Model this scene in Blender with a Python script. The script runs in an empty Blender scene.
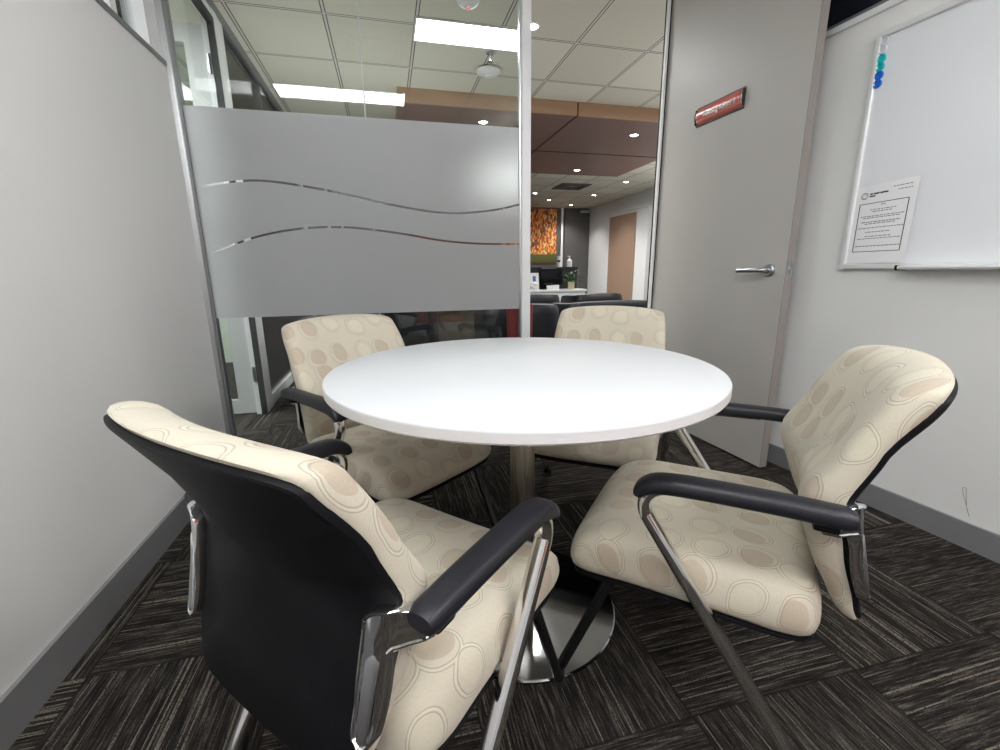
import bpy, bmesh, math, random
from mathutils import Vector, Matrix, noise
random.seed(4)
PI = math.pi
scn = bpy.context.scene
COL = scn.collection

# ------------------------------------------------------------------ materials
def nt(name):
    m = bpy.data.materials.new(name); m.use_nodes = True
    t = m.node_tree
    for n in list(t.nodes): t.nodes.remove(n)
    out = t.nodes.new('ShaderNodeOutputMaterial')
    return m, t, out
def N(t, kind, **kw):
    n = t.nodes.new('ShaderNode' + kind)
    for k, v in kw.items():
        if k.startswith('i_'):
            key = k[2:]
            n.inputs[int(key) if key.isdigit() else key.replace('_', ' ')].default_value = v
        else: setattr(n, k, v)
    return n
def L(t, a, b): t.links.new(a, b)
def math_(t, op, a, b=None, c=None, clamp=False):
    n = t.nodes.new('ShaderNodeMath'); n.operation = op; n.use_clamp = clamp
    for i, v in enumerate((a, b, c)):
        if v is None: continue
        if isinstance(v, (int, float)): n.inputs[i].default_value = v
        else: t.links.new(v, n.inputs[i])
    return n.outputs[0]
def mixc(t, f, a, b, mode='MIX'):
    n = t.nodes.new('ShaderNodeMix'); n.data_type = 'RGBA'; n.blend_type = mode
    for i, v in ((0, f), (6, a), (7, b)):
        if isinstance(v, (int, float)): n.inputs[i].default_value = v
        elif isinstance(v, tuple): n.inputs[i].default_value = v if len(v) == 4 else v + (1,)
        else: t.links.new(v, n.inputs[i])
    return n.outputs[2]
def pr(t, out, **kw):
    p = t.nodes.new('ShaderNodeBsdfPrincipled')
    for k, v in kw.items():
        key = k.replace('_', ' ')
        if isinstance(v, tuple): p.inputs[key].default_value = v if len(v) == 4 else v + (1,)
        elif isinstance(v, (int, float)): p.inputs[key].default_value = v
        else: t.links.new(v, p.inputs[key])
    t.links.new(p.outputs[0], out.inputs[0]); return p
def bump(t, p, h, strength=.2, dist=.002):
    b = N(t, 'Bump'); b.inputs['Strength'].default_value = strength; b.inputs['Distance'].default_value = dist
    t.links.new(h, b.inputs['Height']); t.links.new(b.outputs[0], p.inputs['Normal'])
def plain(name, c, rough=.5, metal=0., var=.06, scale=6., bmp=0., bscale=200., coat=0., spec=.5):
    """plain colour with a slight procedural mottling, optionally a fine bump"""
    m, t, out = nt(name)
    tc = N(t, 'TexCoord')
    nz = N(t, 'TexNoise', i_Scale=scale, i_Detail=3.)
    L(t, tc.outputs['Object'], nz.inputs['Vector'])
    f = math_(t, 'MULTIPLY_ADD', nz.outputs[0], var * 2, 1 - var)
    vm = N(t, 'VectorMath', operation='SCALE'); vm.inputs[0].default_value = c[:3]; L(t, f, vm.inputs['Scale'])
    p = pr(t, out, Base_Color=vm.outputs[0], Roughness=rough, Metallic=metal, Coat_Weight=coat)
    p.inputs['Specular IOR Level'].default_value = spec
    if bmp:
        n2 = N(t, 'TexNoise', i_Scale=bscale, i_Detail=2.); L(t, tc.outputs['Object'], n2.inputs['Vector'])
        bump(t, p, n2.outputs[0], bmp, .001)
    return m
def emit(name, c, s):
    m, t, out = nt(name)
    e = N(t, 'Emission', i_Strength=s); e.inputs[0].default_value = c + (1,)
    L(t, e.outputs[0], out.inputs[0]); return m
def glass(name, tint=(.93, .96, .95), ior=1.5, boost=1.0, rough=0.):
    m, t, out = nt(name)
    tr = N(t, 'BsdfTransparent'); tr.inputs[0].default_value = tint + (1,)
    gl = N(t, 'BsdfGlossy'); gl.inputs['Roughness'].default_value = rough
    fr = N(t, 'Fresnel', i_IOR=ior)
    mx = N(t, 'MixShader'); L(t, math_(t, 'MULTIPLY', fr.outputs[0], boost, clamp=True), mx.inputs[0])
    L(t, tr.outputs[0], mx.inputs[1]); L(t, gl.outputs[0], mx.inputs[2]); L(t, mx.outputs[0], out.inputs[0])
    return m

def mat_carpet():
    m, t, out = nt('carpet_tiles')
    tc = N(t, 'TexCoord'); sp = N(t, 'SeparateXYZ'); L(t, tc.outputs['Object'], sp.inputs[0])
    T = .475
    u = math_(t, 'DIVIDE', math_(t, 'SUBTRACT', sp.outputs[0], .612 - 40 * T), T)
    v = math_(t, 'DIVIDE', math_(t, 'SUBTRACT', sp.outputs[1], .672 - 40 * T), T)
    iu = math_(t, 'FLOOR', u); iv = math_(t, 'FLOOR', v)
    par = math_(t, 'MODULO', math_(t, 'ADD', iu, iv), 2.)      # 0 / 1
    mixf = N(t, 'Mix'); mixf.data_type = 'FLOAT'               # across the stripes
    L(t, par, mixf.inputs[0]); L(t, v, mixf.inputs[2]); L(t, u, mixf.inputs[3])
    mixg = N(t, 'Mix'); mixg.data_type = 'FLOAT'
    L(t, par, mixg.inputs[0]); L(t, u, mixg.inputs[2]); L(t, v, mixg.inputs[3])
    seed = math_(t, 'ADD', math_(t, 'MULTIPLY', iu, 7.31), math_(t, 'MULTIPLY', iv, 3.17))
    def streak(sa, sl, detail=1.5):
        cb = N(t, 'CombineXYZ')
        L(t, math_(t, 'MULTIPLY', mixf.outputs[0], sa), cb.inputs[0]); L(t, math_(t, 'MULTIPLY', mixg.outputs[0], sl), cb.inputs[1]); L(t, seed, cb.inputs[2])
        n = N(t, 'TexNoise', i_Scale=1., i_Detail=detail, i_Roughness=.6); L(t, cb.outputs[0], n.inputs['Vector']); return n.outputs[0]
    a = streak(120., 6., 2.); b = streak(34., 2., 1.); d = streak(150., 110., 1.); e = streak(84., .45, 0.)
    r = N(t, 'ValToRGB'); cr = r.color_ramp
    cr.elements[0].position = .38; cr.elements[0].color = (.0048, .0042, .004, 1)
    cr.elements[1].position = .74; cr.elements[1].color = (.15, .13, .108, 1)
    k = cr.elements.new(.53); k.color = (.023, .0195, .017, 1)
    mixv = math_(t, 'ADD', math_(t, 'MULTIPLY', a, .62), math_(t, 'ADD', math_(t, 'MULTIPLY', b, .22), math_(t, 'MULTIPLY', d, .18)))
    L(t, mixv, r.inputs[0])
    line = math_(t, 'GREATER_THAN', e, .685)
    dash = math_(t, 'GREATER_THAN', d, .40)
    c = mixc(t, math_(t, 'MULTIPLY', math_(t, 'MULTIPLY', line, dash), .7), r.outputs[0], (.21, .185, .15))
    # soft dark joint between tiles
    fu = math_(t, 'ABSOLUTE', math_(t, 'SUBTRACT', math_(t, 'FRACT', u), .5)); fv = math_(t, 'ABSOLUTE', math_(t, 'SUBTRACT', math_(t, 'FRACT', v), .5))
    j = math_(t, 'GREATER_THAN', math_(t, 'MAXIMUM', fu, fv), .495)
    c = mixc(t, math_(t, 'MULTIPLY', j, .6), c, (.006, .0055, .005))
    p = pr(t, out, Base_Color=c, Roughness=.95); p.inputs['Specular IOR Level'].default_value = .15
    bump(t, p, mixv, .8, .006)
    return m

def mat_fabric(name='patterned_fabric', base=(.545, .50, .405), scale=11.0):
    m, t, out = nt(name)
    uv = N(t, 'UVMap'); uv.uv_map = 'UVMap'
    wob = N(t, 'TexNoise', i_Scale=9., i_Detail=1.); L(t, uv.outputs[0], wob.inputs['Vector'])
    dv = N(t, 'VectorMath', operation='SCALE'); L(t, wob.outputs['Color'], dv.inputs[0]); dv.inputs['Scale'].default_value = .035
    add = N(t, 'VectorMath', operation='ADD'); L(t, uv.outputs[0], add.inputs[0]); L(t, dv.outputs[0], add.inputs[1])
    def vor(off):
        mp = N(t, 'Mapping'); mp.inputs['Location'].default_value = off + (0,); mp.inputs['Scale'].default_value = (scale, scale * .97, 1)
        L(t, add.outputs[0], mp.inputs['Vector'])
        v = N(t, 'TexVoronoi', voronoi_dimensions='2D', i_Scale=1., i_Randomness=.42); L(t, mp.outputs[0], v.inputs['Vector']); return v
    v1 = vor((0., 0.)); v2 = vor((.085, -.06))
    fill = N(t, 'MapRange', interpolation_type='SMOOTHSTEP'); L(t, v2.outputs['Distance'], fill.inputs[0])
    for i, x in zip((1, 2, 3, 4), (.30, .325, 1., 0.)): fill.inputs[i].default_value = x
    sc = N(t, 'SeparateColor'); L(t, v2.outputs['Color'], sc.inputs[0])
    pick = math_(t, 'GREATER_THAN', sc.outputs[0], .48)
    dark = tuple(x * y for x, y in zip(base, (.83, .755, .72))); light = tuple(min(1, x * y) for x, y in zip(base, (1.07, 1.08, 1.05)))
    tone = mixc(t, pick, light, dark)
    nz = N(t, 'TexNoise', i_Scale=3., i_Detail=2.); L(t, uv.outputs[0], nz.inputs['Vector'])
    b0 = mixc(t, nz.outputs[0], tuple(x * .95 for x in base), tuple(x * 1.05 for x in base))
    c = mixc(t, math_(t, 'MULTIPLY', fill.outputs[0], .85), b0, tone)
    def ring(d0, w, dist):
        return math_(t, 'LESS_THAN', math_(t, 'ABSOLUTE', math_(t, 'SUBTRACT', dist, d0)), w)
    wr = N(t, 'TexNoise', i_Scale=16., i_Detail=0.); L(t, uv.outputs[0], wr.inputs['Vector'])
    dd = math_(t, 'ADD', v1.outputs['Distance'], math_(t, 'MULTIPLY', math_(t, 'SUBTRACT', wr.outputs[0], .5), .10))
    rr = math_(t, 'ADD', ring(.345, .011, dd), ring(.405, .009, dd), clamp=True)
    rr2 = ring(.375, .010, dd)
    c = mixc(t, math_(t, 'MULTIPLY', rr, .62), c, tuple(x * y for x, y in zip(base, (.56, .55, .52))))
    c = mixc(t, math_(t, 'MULTIPLY', rr2, .35), c, tuple(min(1, x * 1.25) for x in base))
    wv = N(t, 'TexNoise', i_Scale=420., i_Detail=2.); L(t, uv.outputs[0], wv.inputs['Vector'])
    c = mixc(t, .18, c, wv.outputs['Color'], 'OVERLAY')
    p = pr(t, out, Base_Color=c, Roughness=.9, Sheen_Weight=.15); p.inputs['Specular IOR Level'].default_value = .2
    bump(t, p, wv.outputs[0], .25, .0008)
    return m

def mat_ceiling():
    m, t, out = nt('ceiling_tiles')
    tc = N(t, 'TexCoord'); sp = N(t, 'SeparateXYZ'); L(t, tc.outputs['Object'], sp.inputs[0])
    px, py = .583, .667
    u = math_(t, 'DIVIDE', math_(t, 'SUBTRACT', sp.outputs[0], 1.466 - 40 * px), px)
    v = math_(t, 'DIVIDE', math_(t, 'SUBTRACT', sp.outputs[1], 3.46 - 40 * py), py)
    du = math_(t, 'MULTIPLY', math_(t, 'SUBTRACT', .5, math_(t, 'ABSOLUTE', math_(t, 'SUBTRACT', math_(t, 'FRACT', u), .5))), px)
    dv = math_(t, 'MULTIPLY', math_(t, 'SUBTRACT', .5, math_(t, 'ABSOLUTE', math_(t, 'SUBTRACT', math_(t, 'FRACT', v), .5))), py)
    d = math_(t, 'MINIMUM', du, dv)
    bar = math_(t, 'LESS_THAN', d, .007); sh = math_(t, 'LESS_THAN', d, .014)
    wn = N(t, 'TexWhiteNoise', noise_dimensions='2D'); cb = N(t, 'CombineXYZ')
    L(t, math_(t, 'FLOOR', u), cb.inputs[0]); L(t, math_(t, 'FLOOR', v), cb.inputs[1]); L(t, cb.outputs[0], wn.inputs[0])
    tile = mixc(t, wn.outputs[0], (.60, .58, .49), (.68, .665, .58))
    sp2 = N(t, 'TexNoise', i_Scale=160., i_Detail=2.); L(t, tc.outputs['Object'], sp2.inputs['Vector'])
    tile = mixc(t, .25, tile, sp2.outputs['Color'], 'OVERLAY')
    c = mixc(t, sh, tile, (.13, .12, .11)); c = mixc(t, bar, c, (.62, .60, .55))  # shadow line beside the T-bars is painted into the tile colour
    p = pr(t, out, Base_Color=c, Roughness=.9); p.inputs['Specular IOR Level'].default_value = .1
    bump(t, p, sp2.outputs[0], .3, .002)
    return m

def mat_wood(name, c1, c2, axis=2, sc=30.):
    m, t, out = nt(name)
    tc = N(t, 'TexCoord'); mp = N(t, 'Mapping')
    s = [sc, sc, sc]; s[axis] = 1.6; mp.inputs['Scale'].default_value = s
    L(t, tc.outputs['Object'], mp.inputs['Vector'])
    n = N(t, 'TexNoise', i_Scale=1.4, i_Detail=4., i_Distortion=.3); L(t, mp.outputs[0], n.inputs['Vector'])
    pr(t, out, Base_Color=mixc(t, n.outputs[0], c1, c2), Roughness=.5); return m

def mat_brushed(name, c, rough, axis=2):
    m, t, out = nt(name)
    tc = N(t, 'TexCoord'); mp = N(t, 'Mapping')
    s = [300., 300., 300.]; s[axis] = 3.; mp.inputs['Scale'].default_value = s
    L(t, tc.outputs['Object'], mp.inputs['Vector'])
    n = N(t, 'TexNoise', i_Scale=1., i_Detail=2.); L(t, mp.outputs[0], n.inputs['Vector'])
    p = pr(t, out, Base_Color=c, Metallic=1., Roughness=math_(t, 'MULTIPLY_ADD', n.outputs[0], .12, rough - .06))
    bump(t, p, n.outputs[0], .05, .0005); return m

def mat_film():
    m, t, out = nt('frosted_film')
    tc = N(t, 'TexCoord'); nz = N(t, 'TexNoise', i_Scale=700., i_Detail=1.); L(t, tc.outputs['Object'], nz.inputs['Vector'])
    df = N(t, 'BsdfDiffuse'); L(t, mixc(t, nz.outputs[0], (.66, .665, .675), (.72, .725, .735)), df.inputs[0])
    tl = N(t, 'BsdfTranslucent'); tl.inputs[0].default_value = (.92, .94, .96, 1)
    rf = N(t, 'BsdfRefraction', i_Roughness=.5, i_IOR=1.3); rf.inputs[0].default_value = (.80, .82, .85, 1)
    a = N(t, 'MixShader'); a.inputs[0].default_value = .42; L(t, df.outputs[0], a.inputs[1]); L(t, tl.outputs[0], a.inputs[2])
    b = N(t, 'MixShader'); b.inputs[0].default_value = .36; L(t, a.outputs[0], b.inputs[1]); L(t, rf.outputs[0], b.inputs[2])
    L(t, b.outputs[0], out.inputs[0]); return m

def mat_painting():
    m, t, out = nt('abstract_canvas')
    tc = N(t, 'TexCoord'); mp = N(t, 'Mapping'); mp.inputs['Scale'].default_value = (36, 1, 15); L(t, tc.outputs['Object'], mp.inputs['Vector'])
    v = N(t, 'TexVoronoi', i_Scale=1., i_Randomness=.9); L(t, mp.outputs[0], v.inputs['Vector'])
    sc = N(t, 'SeparateColor'); L(t, v.outputs['Color'], sc.inputs[0])
    r = N(t, 'ValToRGB'); cr = r.color_ramp; cr.interpolation = 'CONSTANT'
    cols = [(0, (.45, .06, .02)), (.18, (.85, .28, .04)), (.36, (.55, .13, .03)), (.5, (.9, .5, .12)), (.64, (.22, .05, .03)), (.76, (.85, .65, .35)), (.86, (.10, .09, .10)), (.93, (.75, .2, .05))]
    for i, (p, c) in enumerate(cols):
        el = cr.elements[i] if i < 2 else cr.elements.new(p)
        el.position = p; el.color = c + (1,)
    L(t, sc.outputs[0], r.inputs[0])
    sp = N(t, 'SeparateXYZ'); L(t, tc.outputs['Object'], sp.inputs[0])
    n = N(t, 'TexNoise', i_Scale=5., i_Detail=2.); L(t, tc.outputs['Object'], n.inputs['Vector'])
    z = math_(t, 'ADD', sp.outputs[2], math_(t, 'MULTIPLY', math_(t, 'SUBTRACT', n.outputs[0], .5), .08))
    g = N(t, 'ValToRGB'); g.color_ramp.elements[0].position = .0; g.color_ramp.elements[0].color = (.06, .015, .01, 1)
    g.color_ramp.elements[1].position = 1.; g.color_ramp.elements[1].color = (.10, .12, .03, 1)
    k = g.color_ramp.elements.new(.55); k.color = (.10, .10, .02, 1)
    L(t, math_(t, 'DIVIDE', math_(t, 'SUBTRACT', z, 1.10), .32), g.inputs[0])
    pr(t, out, Base_Color=mixc(t, math_(t, 'GREATER_THAN', z, 1.42), g.outputs[0], r.outputs[0]), Roughness=.7); return m

M = {}
M['carpet'] = mat_carpet(); M['fabric'] = mat_fabric()
M['ceiling'] = mat_ceiling()
M['wall'] = plain('wall_paint', (.77, .77, .76), .6, var=.025, scale=2.5, bmp=.06, bscale=260)
M['wall_white'] = plain('white_paint', (.78, .80, .82), .5, var=.02)
M['wall_green'] = plain('pale_green_paint', (.55, .57, .50), .6, var=.03)
M['wall_dark'] = plain('charcoal_wall_paint', (.10, .095, .095), .6, var=.08)
M['skirting'] = plain('grey_skirting_vinyl', (.21, .21, .218), .45, var=.06, scale=20)
M['sill'] = plain('white_sill_paint', (.80, .81, .82), .4, var=.02)
M['alu'] = mat_brushed('brushed_aluminium', (.62, .63, .64), .32)
M['alu_dark'] = plain('grey_anodised_aluminium', (.27, .275, .285), .4, .75, var=.04)
M['alu_white'] = plain('silver_painted_aluminium', (.80, .81, .82), .4, .0, var=.03)
M['black_gasket'] = plain('black_gasket', (.012, .012, .014), .5)
M['door'] = plain('taupe_door_laminate', (.455, .435, .41), .42, var=.04, scale=3., bmp=.05, bscale=300)
M['door_edge'] = plain('taupe_door_edge', (.26, .235, .22), .5, var=.04)
M['door_grey'] = plain('pale_grey_door_paint', (.56, .57, .57), .45, var=.03)
M['glass'] = glass('clear_glass', boost=1.35)
M['glass_side'] = glass('clear_partition_glass', tint=(.88, .92, .91), boost=1.1)
M['glass_edge'] = plain('pale_green_glass_edge', (.42, .46, .43), .3, var=.03)
M['dark_glass'] = plain('dark_glass', (.012, .014, .022), .08, var=.05, spec=.5)
M['film'] = mat_film()
M['table'] = plain('white_laminate', (.64, .655, .675), .5, var=.008, scale=3, spec=.25)
M['table_edge'] = plain('white_edge_band', (.70, .69, .69), .4, var=.02)
M['steel'] = mat_brushed('brushed_steel', (.50, .47, .43), .28)
M['polished'] = plain('polished_steel', (.36, .37, .39), .10, 1., var=.04, scale=4)
M['chrome'] = plain('chrome', (.80, .80, .81), .06, 1., var=.02)
M['chrome_satin'] = plain('satin_chrome', (.52, .53, .56), .3, 1., var=.02)
M['black_plastic'] = plain('black_moulded_plastic', (.006, .006, .0075), .5, var=.08, bmp=.25, bscale=700, spec=.14)
M['arm_pad'] = plain('black_soft_arm_pad', (.013, .013, .018), .42, var=.12, bmp=.45, bscale=420, spec=.4)
M['black_metal'] = plain('black_gloss_metal', (.010, .010, .011), .22, var=.05, spec=.6)
M['rubber'] = plain('black_rubber', (.012, .012, .012), .8)
M['panel'] = emit('light_diffuser', (.96, .98, 1.0), 22.)
M['panel_out'] = emit('corridor_light_diffuser', (.92, .98, .95), 9.)
M['lamp'] = emit('downlight_lens', (1., .98, .95), 40.)
M['led'] = emit('red_indicator', (1., .05, .05), 3.)
M['fitting'] = plain('white_light_fitting', (.75, .75, .74), .4)
M['timber_fascia'] = mat_wood('timber_fascia', (.34, .20, .12), (.46, .29, .18), 0)
M['timber_panel'] = mat_wood('timber_panel', (.30, .20, .145), (.38, .26, .19), 2)
M['bulkhead'] = plain('brown_bulkhead_panel', (.19, .112, .097), .45, var=.06)
M['seam'] = plain('dark_seam', (.02, .015, .013), .7)
M['leather'] = plain('black_leather', (.009, .010, .014), .42, var=.15, scale=10, bmp=.2, bscale=120, spec=.35)
M['red_leather'] = plain('dark_red_upholstery', (.16, .02, .02), .5, var=.1)
M['desk'] = plain('white_desk_laminate', (.72, .74, .76), .4, var=.02)
M['hutch'] = plain('dark_screen_panel', (.018, .02, .02), .4)
M['screen'] = plain('black_screen', (.006, .006, .008), .15)
M['leaf'] = plain('green_leaf', (.03, .09, .025), .5, var=.4, scale=30)
M['pot'] = plain('cream_pot', (.62, .52, .36), .6)
M['white_plastic'] = plain('white_plastic', (.80, .80, .80), .35)
M['blue_plastic'] = plain('blue_print', (.05, .14, .45), .5)
M['painting'] = mat_painting()
M['board'] = plain('whiteboard_enamel', (.77, .785, .82), .22, var=.012, scale=2., spec=.16)
M['board_frame'] = plain('whiteboard_frame', (.72, .73, .74), .35, .25, var=.03)
M['paper'] = plain('white_paper', (.84, .84, .86), .7, var=.01)
M['ink'] = plain('black_ink', (.03, .03, .035), .6)
M['ink_grey'] = plain('grey_ink', (.16, .16, .17), .6)
M['sign_red'] = plain('red_sign_insert', (.52, .125, .10), .22, var=.05, scale=12, spec=.6)
M['sign_white'] = plain('white_lettering', (.85, .83, .80), .5)
M['teal'] = plain('teal_magnet', (.01, .48, .52), .25)
M['blue'] = plain('blue_magnet', (.012, .14, .62), .25)
M['clear_white'] = plain('clear_acrylic', (.66, .68, .73), .08, var=.1, scale=60)
M['orange_wall'] = plain('orange_feature_paint', (.55, .12, .04), .6)
M['scuff'] = plain('scuff_mark', (.33, .33, .33), .8)
M['vent'] = plain('dark_vent', (.09, .085, .08), .6)

# ------------------------------------------------------------------ mesh helpers
def smooth_by_angle(me, ang=40):
    bm = bmesh.new(); bm.from_mesh(me)
    for f in bm.faces: f.smooth = True
    for e in bm.edges:
        if len(e.link_faces) == 2 and e.calc_face_angle(0) > math.radians(ang): e.smooth = False
    bm.to_mesh(me); bm.free()
def obj(name, bm, mat, parent=None, loc=None, smooth=35, recalc=True):
    if recalc: bmesh.ops.recalc_face_normals(bm, faces=bm.faces)
    me = bpy.data.meshes.new(name); bm.to_mesh(me); bm.free()
    if smooth: smooth_by_angle(me, smooth)
    o = bpy.data.objects.new(name, me); COL.objects.link(o)
    for mm in (mat if isinstance(mat, (list, tuple)) else [mat]): me.materials.append(mm)
    if parent: o.parent = parent
    if loc: o.location = loc
    return o
def tag(o, label, cat, group=None, kind=None):
    o['label'] = label; o['category'] = cat
    if group: o['group'] = group
    if kind: o['kind'] = kind
    return o
def struct(o, label=None, cat=None):
    o['kind'] = 'structure'
    if label: o['label'] = label
    if cat: o['category'] = cat
    return o
def empty(name, loc=(0, 0, 0), rz=0.):
    o = bpy.data.objects.new(name, None); COL.objects.link(o); o.location = loc; o.rotation_euler = (0, 0, rz)
    o.empty_display_size = .05; return o
def box(x0, x1, y0, y1, z0, z1, bm=None, bev=0., seg=2):
    own = bmesh.new()
    vs = [own.verts.new((x, y, z)) for x in (x0, x1) for y in (y0, y1) for z in (z0, z1)]
    for q in ((0, 1, 3, 2), (4, 6, 7, 5), (0, 4, 5, 1), (2, 3, 7, 6), (0, 2, 6, 4), (1, 5, 7, 3)): own.faces.new([vs[i] for i in q])
    bmesh.ops.recalc_face_normals(own, faces=own.faces)
    if bev: bmesh.ops.bevel(own, geom=list(own.edges), offset=bev, segments=seg, profile=.6, affect='EDGES')
    if bm is None: return own
    join(bm, own); return bm
def join(bm, other):
    mp = {v: bm.verts.new(v.co) for v in other.verts}
    for f in other.faces:
        try: bm.faces.new([mp[v] for v in f.verts]).material_index = f.material_index
        except ValueError: pass
    other.free()
def xf(bm, mat): bmesh.ops.transform(bm, matrix=mat, verts=bm.verts); return bm
def lathe(prof, n=48, bm=None, c=(0, 0)):
    bm = bm or bmesh.new(); rings = []
    for r, z in prof:
        if r < 1e-6: rings.append([bm.verts.new((c[0], c[1], z))])
        else: rings.append([bm.verts.new((c[0] + r * math.cos(2 * PI * i / n), c[1] + r * math.sin(2 * PI * i / n), z)) for i in range(n)])
    for a, b in zip(rings, rings[1:]):
        for i in range(n):
            q = [a[i % len(a)], a[(i + 1) % len(a)], b[(i + 1) % len(b)], b[i % len(b)]]
            u = list(dict.fromkeys(q))
            if len(u) > 2: bm.faces.new(u)
    for rg in (rings[0], rings[-1]):
        if len(rg) > 2: bm.faces.new(rg)
    return bm
def catmull(pts, n=8, closed=False):
    P = [Vector(p) for p in pts]; out = []; m = len(P)
    for i in range(m if closed else m - 1):
        p0, p1, p2, p3 = (P[(i - 1) % m], P[i], P[(i + 1) % m], P[(i + 2) % m]) if closed else (P[max(i - 1, 0)], P[i], P[i + 1], P[min(i + 2, m - 1)])
        for k in range(n):
            s = k / n
            out.append(.5 * ((2 * p1) + (p2 - p0) * s + (2 * p0 - 5 * p1 + 4 * p2 - p3) * s * s + (3 * p1 - p0 - 3 * p2 + p3) * s ** 3))
    if not closed: out.append(P[-1].copy())
    return out
def fillet(pts, r, n=8):
    P = [Vector(p) for p in pts]; out = [P[0]]
    for a, b, c in zip(P, P[1:], P[2:]):
        d1 = (a - b).normalized(); d2 = (c - b).normalized(); ang = d1.angle(d2)
        t = min(r / math.tan(ang / 2), (a - b).length * .49, (c - b).length * .49)
        p1 = b + d1 * t; p2 = b + d2 * t
        for k in range(n + 1):
            s = k / n; out.append((1 - s) ** 2 * p1 + 2 * s * (1 - s) * (b * .55 + (p1 + p2) * .225) + s * s * p2)
    out.append(P[-1]); return out
def sweep(pts, a, b, ref=(1, 0, 0), n=16, bm=None, sq=1., scales=None, closed=False):
    """sweep a (super)ellipse with half axes a (towards ref) and b along pts"""
    bm = bm or bmesh.new(); ref = Vector(ref); P = [Vector(p) for p in pts]; rings = []
    for i, p in enumerate(P):
        tg = (P[(i + 1) % len(P)] - P[i - 1]) if closed else (P[min(i + 1, len(P) - 1)] - P[max(i - 1, 0)])
        tg.normalize(); e1 = (ref - tg * ref.dot(tg)).normalized(); e2 = tg.cross(e1); s = scales[i] if scales else (1, 1)
        rg = []
        for k in range(n):
            th = 2 * PI * k / n; cx, sx = math.cos(th), math.sin(th)
            rg.append(bm.verts.new(p + e1 * (a * s[0] * math.copysign(abs(cx) ** sq, cx)) + e2 * (b * s[1] * math.copysign(abs(sx) ** sq, sx))))
        rings.append(rg)
    pairs = list(zip(rings, rings[1:])) + ([(rings[-1], rings[0])] if closed else [])
    for r0, r1 in pairs:
        for k in range(n): bm.faces.new((r0[k], r0[(k + 1) % n], r1[(k + 1) % n], r1[k]))
    if not closed: bm.faces.new(rings[0]); bm.faces.new(rings[-1])
    return bm
def interp(tab, x):
    if x <= tab[0][0]: return tab[0][1]
    for (a, va), (b, vb) in zip(tab, tab[1:]):
        if x <= b:
            s = (x - a) / (b - a); s = s * s * (3 - 2 * s) * .35 + s * .65
            return va + (vb - va) * s
    return tab[-1][1]
def pad(outline, cen, prof, mapf, uvscale=True, off=(0, 0)):
    """upholstered pad: outline (2-D, closed), profile of (scale, height) from front centre round to back centre; mapf(u,v,h)->xyz; UV in metres"""
    bm = bmesh.new(); uvl = bm.loops.layers.uv.new('UVMap'); n = len(outline); rings = []; uvs = []
    acc = 0.; ps, ph = prof[0]
    for s, h in prof:
        acc += math.hypot(s - ps, (h - ph) * .3); ps, ph = s, h
        if s < 1e-6: rings.append([bm.verts.new(mapf(cen[0], cen[1], h))]); uvs.append([Vector((cen[0] + off[0], cen[1] + off[1]))]); continue
        rg = []; ug = []
        for p in outline:
            q = (cen[0] + (p[0] - cen[0]) * s, cen[1] + (p[1] - cen[1]) * s)
            rg.append(bm.verts.new(mapf(q[0], q[1], h)))
            ug.append(Vector((cen[0] + (p[0] - cen[0]) * acc + off[0], cen[1] + (p[1] - cen[1]) * acc + off[1])))
        rings.append(rg); uvs.append(ug)
    for (a, ua), (b, ub) in zip(zip(rings, uvs), zip(rings[1:], uvs[1:])):
        for i in range(n):
            q = [(a[i % len(a)], ua[i % len(a)]), (a[(i + 1) % len(a)], ua[(i + 1) % len(a)]), (b[(i + 1) % len(b)], ub[(i + 1) % len(b)]), (b[i % len(b)], ub[i % len(b)])]
            seen = []; 
            for x in q:
                if x[0] not in [y[0] for y in seen]: seen.append(x)
            if len(seen) < 3: continue
            f = bm.faces.new([x[0] for x in seen])
            for lp, x in zip(f.loops, seen): lp[uvl].uv = x[1]
    return bm

# ------------------------------------------------------------------ camera
F_PX, HOR = 440., 270.5
pitch = math.atan((375 - HOR) / F_PX); yaw = math.radians(13.9); roll = math.radians(.65); CAM_H = 1.0
fw = Vector((math.sin(yaw) * math.cos(pitch), math.cos(yaw) * math.cos(pitch), -math.sin(pitch)))
r0 = Vector((math.cos(yaw), -math.sin(yaw), 0)); u0 = r0.cross(fw)
rt = r0 * math.cos(roll) - u0 * math.sin(roll); up = rt.cross(fw)
cam_d = bpy.data.cameras.new('camera'); cam = bpy.data.objects.new('camera', cam_d); COL.objects.link(cam)
cam_d.sensor_width = 36.; cam_d.lens = F_PX * 36 / 1000; cam_d.clip_start = .02
cam.matrix_world = Matrix(((rt.x, up.x, -fw.x, 0), (rt.y, up.y, -fw.y, 0), (rt.z, up.z, -fw.z, CAM_H), (0, 0, 0, 1)))
scn.camera = cam

ZC = 2.62; YG = 2.5; XL = -.878
# ------------------------------------------------------------------ setting: meeting room shell
struct(obj('floor', box(-3.2, 7.2, -1.8, 12.0, -.1, 0.), M['carpet']), 'dark brown striped carpet tiles laid quarter turn', 'floor')
struct(obj('ceiling', box(-3.2, 7.2, -1.8, 12.0, ZC, ZC + .1), M['ceiling']), 'suspended ceiling of pale mineral tiles', 'ceiling')
struct(obj('wall_left', box(XL - .1, XL, -1.7, YG + .02, 0, 1.885), M['wall']), 'plain pale grey wall at the left', 'wall')
struct(obj('baseboard_left', box(XL, XL + .012, -1.7, YG - .03, 0, .108), M['skirting']), 'grey skirting along the left wall', 'skirting')
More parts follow.
